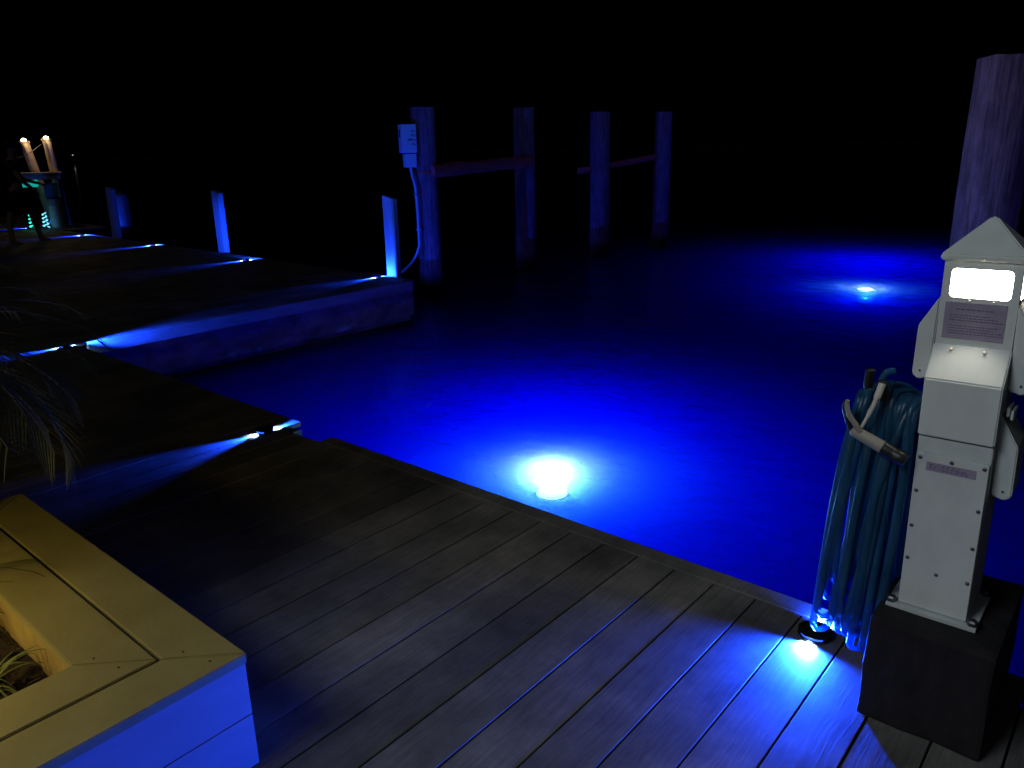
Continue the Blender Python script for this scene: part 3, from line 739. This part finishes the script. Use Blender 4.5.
# mulch
b = MB(); n = 60; xs0, xs1, ys0, ys1 = X0 + iI + .002 - 2.235, X1 - iI - .002 - 2.235, Y0 + iI + .002, Y1 - iI - .002
g = [[b.bm.verts.new((xs0 + (xs1 - xs0) * i / n, ys0 + (ys1 - ys0) * j / n, 0.185 + 0.014 * noise.noise((i * .35, j * .35, 0)) + 0.012 * noise.noise((i * .9, j * .9, 3)))) for j in range(n + 1)] for i in range(n + 1)]
for i in range(n):
    for j in range(n): b.bm.faces.new((g[i][j], g[i + 1][j], g[i + 1][j + 1], g[i][j + 1]))
for k in range(420):
    x = random.uniform(xs0 + .03, xs1 - .03); y = random.uniform(ys0 + .2, ys1 - .03)
    b.box((x, y, 0.20 + random.uniform(0, .012)), (random.uniform(.015, .045), random.uniform(.006, .014), random.uniform(.004, .010)), Matrix.Rotation(random.uniform(0, 3.1), 3, 'Z') @ Matrix.Rotation(random.uniform(-.4, .4), 3, 'X'))
tag(b.build('mulch', 'soil'), kind='stuff')

def blade(b, p0, d, L, wd, up0, droop, seg=7, twist=0.0):
    """one arching strap leaf"""
    d = Vector((d[0], d[1], 0)).normalized(); side = d.cross(Vector((0, 0, 1)))
    p = Vector(p0); an = up0; prev = None
    for i in range(seg + 1):
        t = i / seg; w_ = wd * (1 - t) ** .6 * (0.6 + .4 * min(1, t * 6)) + .0004
        tw = twist * t
        s2 = side * math.cos(tw) + Vector((0, 0, 1)) * math.sin(tw)
        a, m_, c = b.bm.verts.new(p - s2 * w_ / 2), b.bm.verts.new(p - Vector((0, 0, w_ * .18))), b.bm.verts.new(p + s2 * w_ / 2)
        if prev:
            b._tag([b.bm.faces.new((prev[0], prev[1], m_, a)), b.bm.faces.new((prev[1], prev[2], c, m_))])
        prev = (a, m_, c)
        p = p + (d * math.cos(an) + Vector((0, 0, math.sin(an)))) * (L / seg); an -= droop / seg
def grass_clump(loc, n, L, label, seed):
    root_b = MB(); r_ = random.Random(seed)
    for k in range(n):
        a = r_.uniform(0, 2 * math.pi); o_ = r_.uniform(0, .025)
        blade(root_b, (o_ * math.cos(a), o_ * math.sin(a), 0), (math.cos(a), math.sin(a)), L * r_.uniform(.6, 1.1), r_.uniform(.006, .010), r_.uniform(.8, 1.4), r_.uniform(1.4, 2.9), 7, r_.uniform(-.5, .5))
    return tag(root_b.build('ornamental_grass', 'blade', loc=loc, smooth=True), label, 'plant')
grass_clump((-2.04, 0.36, 0.19), 26, 0.20, 'small strap-leaf grass clump on the mulch at the planter opening', 3)
grass_clump((-2.50, 0.30, 0.19), 70, 0.46, 'taller yellow-lit strap-leaf clump below the palm fronds', 5)
grass_clump((-2.25, -0.15, 0.19), 50, 0.26, 'strap-leaf grass clump deeper inside the planter', 8)
# feather palm rooted at the planter's far end
palm = empty('palm_plant', (-2.74, 0.44, 0.19), 'dark feather palm arching over the planter at the picture edge', 'palm')
b = MB(); b.lathe([(0.055, 0), (0.05, .10), (0.058, .20), (0.045, .34), (0.05, .50), (0.055, .64), (0.035, .76)], seg=12); b.build('trunk', 'stem', palm, smooth=True)
rp = random.Random(21)
for k in range(66):
    b = MB()
    az = R(360 * k * 0.382 + rp.uniform(-8, 8)); L = rp.uniform(.44, .64); up0 = rp.uniform(.0, 1.35); dr = rp.uniform(1.0, 1.8)
    d = Vector((math.cos(az), math.sin(az), 0)); side = d.cross(Vector((0, 0, 1)))
    p = Vector((0.02 * d.x, 0.02 * d.y, 0.73)); an = up0; spine = [p.copy()]; n = 26
    for i in range(n):
        p = p + (d * math.cos(an) + Vector((0, 0, math.sin(an)))) * L / n; an -= dr / n; spine.append(p.copy())
    b.mat(1); b.tube(spine, [0.005 * (1 - .8 * i / n) for i in range(n + 1)], 5); b.mat(0)
    for i in range(5, n + 1):
        t = i / n; ll = 0.25 * math.sin(math.pi * min(.95, .12 + .80 * t)) ** .7 * rp.uniform(.85, 1.1)
        tg = (spine[i] - spine[i - 1]).normalized()
        for s in (-1, 1):
            dirv = (tg * .95 + side * s * .62 + Vector((0, 0, rp.uniform(-.05, .2)))).normalized()
            pp = spine[i].copy(); prev = None; dd = dirv.copy()
            for j in range(4):
                wv = dd.cross(Vector((0, 0, 1))).normalized() * (.0028 * (1 - j / 3.2))
                a, c = b.bm.verts.new(pp - wv), b.bm.verts.new(pp + wv)
                if prev: b._tag([b.bm.faces.new((prev[0], prev[1], c, a))])
                prev = (a, c); pp = pp + dd * ll / 3; dd = (dd + Vector((0, 0, -.16))).normalized()
    b.build('frond', ['leaf', 'stem'], palm)

# ------------------------------------------------------------------ far end of the platform: person, bar table, lamp posts, odds and ends
BX, BY = -18.95, 6.45
VIEW = Vector((-18.9, 6.5, 0)).normalized(); RIGHT = Vector((VIEW.y, -VIEW.x, 0))     # along the sight line / across it
def far_pt(a, dpt, z): p = Vector((BX, BY, z)) + RIGHT * a + VIEW * dpt; return p
rzv = math.atan2(RIGHT.y, RIGHT.x)
tb = empty('bar_table', far_pt(0.0, 0.25, 0), 'narrow bar-height table holding a turquoise lit panel beneath its top', 'table', rz=rzv)
b = MB(); b.box((0.10, 0, 1.16), (0.88, 0.42, 0.035), bev=0.006); b.build('table_top', 'ivory', tb)
b = MB(); b.box((0.10, 0.0, 1.08), (0.78, 0.34, 0.11), bev=0.004); b.build('apron', 'barrel', tb)
for sx in (-.27, .47):
    for sy in (-.15, .15): b = MB(); b.box((sx, sy, .51), (.05, .05, 1.02), bev=.004); b.build('leg', 'darkcloth', tb)
b = MB(); b.box((-.10, -.152, .95), (.30, .012, .15)); b.build('lit_panel', 'turq_glow', tb)
def lamp_post(loc, h, r0, r1, tilt, label):
    root = empty('lamp_post', loc, label, 'lamp post', 'pale lamp posts by the bar table', rz=rzv); root.rotation_euler.y = 0
    b = MB(); b.lathe([(r0, 0), (r0, .05), (r1, h - .05), (r1 * 1.2, h - .03), (r1 * 1.25, h)], seg=18)
    for v in b.bm.verts: v.co.x += tilt * (v.co.z / h)
    smooth_by_angle(b.build('post', 'ivory', root))
    b = MB(); b.lathe([(0.04, h + .002), (0.05, h + .015), (0.04, h + .035), (0.01, h + .05)], (tilt, 0, 0), 14); b.build('lamp', 'flame', root, smooth=True)
    lamp('lamp_post_light', 'POINT', 4, (1.0, 0.66, 0.30), (tilt, -0.16, h + .05), root, 0.05)
lamp_post(far_pt(0.22, 0.62, 0), 1.84, 0.105, 0.09, -0.28, 'leaning pale tubular lamp post nearer the standing person')
lamp_post(far_pt(0.47, 0.55, 0), 1.88, 0.095, 0.085, -0.10, 'upright pale tubular lamp post farther from the standing person')
b = MB(); b.tube(catmull([far_pt(-.42, .60, 1.56), far_pt(-.2, .52, 1.50), far_pt(.05, .54, 1.62), far_pt(.25, .5, 1.76)]), 0.007, 6)
tag(b.build('cable', 'steel', smooth=True), 'thin cable slung between the two pale lamp posts', 'cable')
br = empty('barrel', far_pt(.30, -.12, 0), 'pale drum standing by the bar table under the teal crate', 'barrel', rz=rzv)
b = MB(); b.lathe([(.13, 0), (.15, .02), (.152, .2), (.16, .22), (.152, .24), (.152, .46), (.16, .48), (.152, .5), (.15, .60), (.14, .62)], seg=24); smooth_by_angle(b.build('drum', 'barrel', br))
b = MB(); b.lathe([(.145, .621), (.15, .635), (.145, .645)], seg=24); b.build('lid', 'black', br)
cr = empty('crate', far_pt(.27, -.12, .647), 'small teal crate resting on the pale drum', 'crate', rz=rzv)
b = MB(); b.box((0, 0, .14), (.26, .2, .28), bev=.012); b.build('tub', 'teal', cr); b = MB(); b.box((0, 0, .293), (.28, .22, .025), bev=.006); b.build('lid', 'black', cr)
def glow_coil(loc, h, m, label):
    root = empty('glow_lamp', loc, label, 'lamp', 'glowing coil lamps on the far dock', rz=rzv)
    b = MB(); b.lathe([(.07, 0), (.07, .02), (.02, .03), (.018, h)], seg=12); b.build('stand', 'black', root)
    b = MB(); b.tube([(0.055 * math.cos(k * .42) * (1.1 - .5 * k / 60), 0.055 * math.sin(k * .42) * (1.1 - .5 * k / 60), .04 + (h - .05) * k / 60) for k in range(61)], .011, 6); b.build('coil', m, root, smooth=True)
    return root
glow_coil(far_pt(-.20, -.35, 0), .36, 'green_glow', 'green glowing coil lamp seen between the person’s legs'.replace('’', "'"))
glow_coil(far_pt(.05, -.35, 0), .36, 'cyan_glow', 'cyan-white glowing coil lamp behind the person’s front leg'.replace('’', "'"))
# fender hanging on its own short pile beyond the edge
fb = MB(); fb.lathe([(.02, -.34), (.09, -.335), (.135, -.30), (.15, -.22), (.15, .22), (.135, .30), (.09, .335), (.03, .34), (.025, .36)], seg=24)
fd = smooth_by_angle(fb.build('fender', 'fender', loc=(-16.62, 7.18, .40)), 40); tag(fd, 'pale rounded boat fender hanging beyond the dimmest square post', 'fender')
b = MB(); b.tube([(0, 0, .35), (-.08, .03, .36), (-.26, .10, .02)], .006, 6); b.build('rope', 'barrel', fd)
b = MB(); b.lathe([(.125, -2.2), (.12, .40), (.11, .43)], seg=18); smooth_by_angle(tag(b.build('mooring_pile', 'dark_wood', loc=(-16.98, 7.335, 0)), 'short dark mooring pile hidden behind the pale fender', 'piling'))
# far lamp across the water
sl = empty('shore_light', (-566, 218.5, 0.35), 'tiny white lamp on a pole across the water', 'lamp')
b = MB(); b.lathe([(.09, -1), (.06, 3.0)], seg=8); b.build('pole', 'steel', sl); b = MB(); b.lathe([(.30, 3.0), (.45, 3.12), (.40, 3.4), (.1, 3.5)], seg=12); b.build('lamp_head', 'shore_lamp', sl)

# ------------------------------------------------------------------ the person standing by the bar table
def skin_mesh(name, verts, edges, radii, mat_, parent, root=0, lvl=2):
    me = bpy.data.meshes.new(name); me.from_pydata(verts, edges, []); me.update()
    o = bpy.data.objects.new(name, me); col.objects.link(o); o.parent = parent
    s = o.modifiers.new('skin', 'SKIN')
    if not me.skin_vertices: me.skin_vertices.new()
    for i, r in enumerate(radii):
        v = me.skin_vertices[0].data[i]; v.radius = (r, r) if not isinstance(r, tuple) else r; v.use_root = (i == root)
    s.use_smooth_shade = True
    d = o.modifiers.new('sub', 'SUBSURF'); d.levels = lvl; d.render_levels = lvl
    me.materials.append(M[mat_]); return o
per = empty('person', (-15.70, 5.06, 0), 'barefoot person in dark shirt and shorts standing with legs apart by the bar table', 'person')
per.rotation_euler.z = rzv          # local +x = across the picture (the way they face), +y = away
V, E, Rr = [], [], []
def jv(p, r, to=None):
    V.append(p); Rr.append(r); i = len(V) - 1
    if to is not None: E.append((to, i))
    return i
pel = jv((-.05, 0, .93), .115)
bel = jv((-.06, 0, 1.08), .115, pel); che = jv((-.05, 0, 1.27), .135, bel); nb = jv((-.03, 0, 1.43), .065, che); nk = jv((-.005, 0, 1.50), .052, nb)
hd0 = jv((.01, 0, 1.58), .078, nk); hd1 = jv((.02, 0, 1.66), .088, hd0); jv((.01, 0, 1.74), .06, hd1)
for s, hipx, kn, ak, toe in ((-1, -.07, (-.20, -.15, .50), (-.25, -.17, .085), (-.10, -.19, .03)), (1, -.02, (.13, .12, .50), (.20, .14, .085), (.35, .12, .03))):
    h = jv((hipx, s * .09, .88), .092, pel); t = jv(((hipx + kn[0]) / 2, (s * .09 + kn[1]) / 2, .70), .078, h); k = jv(kn, .056, t)
    c = jv((kn[0] * .6 + ak[0] * .4 - .015, kn[1] * .6 + ak[1] * .4, .36), .054, k); a = jv(ak, .036, c)
    f = jv((ak[0] * .5 + toe[0] * .5, ak[1] * .5 + toe[1] * .5, .045), .036, a); jv(toe, .026, f); jv((ak[0] - .04, ak[1], .04), .03, a)
hands = []
for s, el, wr in ((-1, (.06, -.26, 1.12), (.19, -.20, .98)), (1, (.07, .25, 1.12), (.25, .19, 1.06))):
    sh = jv((-.05, s * .17, 1.385), .062, nb); e = jv(el, .042, sh); w1 = jv(wr, .030, e)
    dv = (Vector(wr) - Vector(el)).normalized(); pm = jv(tuple(Vector(wr) + dv * .06), .036, w1)
    base = Vector(wr) + dv * .075
    sd = dv.cross(Vector((0, 0, 1))).normalized()
    for q_, (o_, l_) in enumerate(((-.030, .065), (-.010, .078), (.010, .074), (.030, .058))):
        p1 = base + sd * o_ + dv * .03; k1 = jv(tuple(p1), .0095, pm); k2 = jv(tuple(p1 + dv * l_ * .5 + Vector((0, 0, -.008))), .0085, k1); jv(tuple(p1 + dv * l_ * .85 + Vector((0, 0, -.028))), .0075, k2)
    t1 = Vector(wr) + dv * .04 + sd * .035; k1 = jv(tuple(t1), .010, pm); jv(tuple(t1 + dv * .045 + sd * .015), .009, k1)
skin_mesh('body', V, E, Rr, 'skin', per)
b = MB()
b.lathe([(.012, -.012), (.016, -.004), (.006, .02)], (.105, 0, 1.645), 8)
for s in (-1, 1): b.lathe([(.009, -.006), (.009, .006)], (.098, s * .032, 1.672), 8)
b.box((.098, 0, 1.605), (.012, .05, .008)); b.build('face', ['skin'], per)
# hair cap, shirt and shorts as their own shells
b = MB(); b.lathe([(.095, 1.655), (.104, 1.70), (.092, 1.755), (.05, 1.79), (.01, 1.80)], (-.008, 0, 0), 18); b.build('hair', 'hair', per, smooth=True)
SV = [(-.05, 0, .94), (-.06, 0, 1.08), (-.05, 0, 1.27), (-.035, 0, 1.41), (-.05, -.17, 1.385), (0.0, -.215, 1.25), (-.05, .17, 1.385), (0.0, .21, 1.25)]
skin_mesh('shirt', SV, [(0, 1), (1, 2), (2, 3), (3, 4), (4, 5), (3, 6), (6, 7)], [.135, .135, .155, .085, .078, .066, .078, .066], 'darkcloth', per)
HV = [(-.05, 0, .98), (-.05, 0, .92), (-.07, -.09, .87), (-.135, -.12, .70), (-.19, -.145, .53), (-.02, .09, .87), (.055, .105, .70), (.115, .115, .53)]
skin_mesh('shorts', HV, [(0, 1), (1, 2), (2, 3), (3, 4), (1, 5), (5, 6), (6, 7)], [.130, .132, .112, .102, .092, .112, .102, .092], 'darkcloth', per)

# ------------------------------------------------------------------ assumed unseen lamps (behind the camera, in the planter), plus an added pedestal fill
pp = Vector((-1.7, -2.0, 3.6))
lamp('assumed_rear_lamp', 'SPOT', 245, (0.78, 0.90, 1.0), pp, radius=0.9, direction=Vector((0.0, 1.35, 0.3)) - pp, spot=R(66), blend=1.0)  # assumed unseen lamp behind the camera, lights the deck and pedestal front
lamp('assumed_planter_lamp', 'POINT', 9.5, (1.0, 0.78, 0.19), (-2.16, -0.05, 0.62), radius=0.06)  # assumed lamp outside the frame, gives the yellow light on the planter cap
wl = lamp('pedestal_fill', 'SPOT', 0.95, (1.0, 0.93, 0.78), (0, hcy - hd - .028, wz - .01), ped, 0.02, (0, -.42, -1), R(78), 0.7)  # added spot ahead of the lit window, brightens the sloped panel below
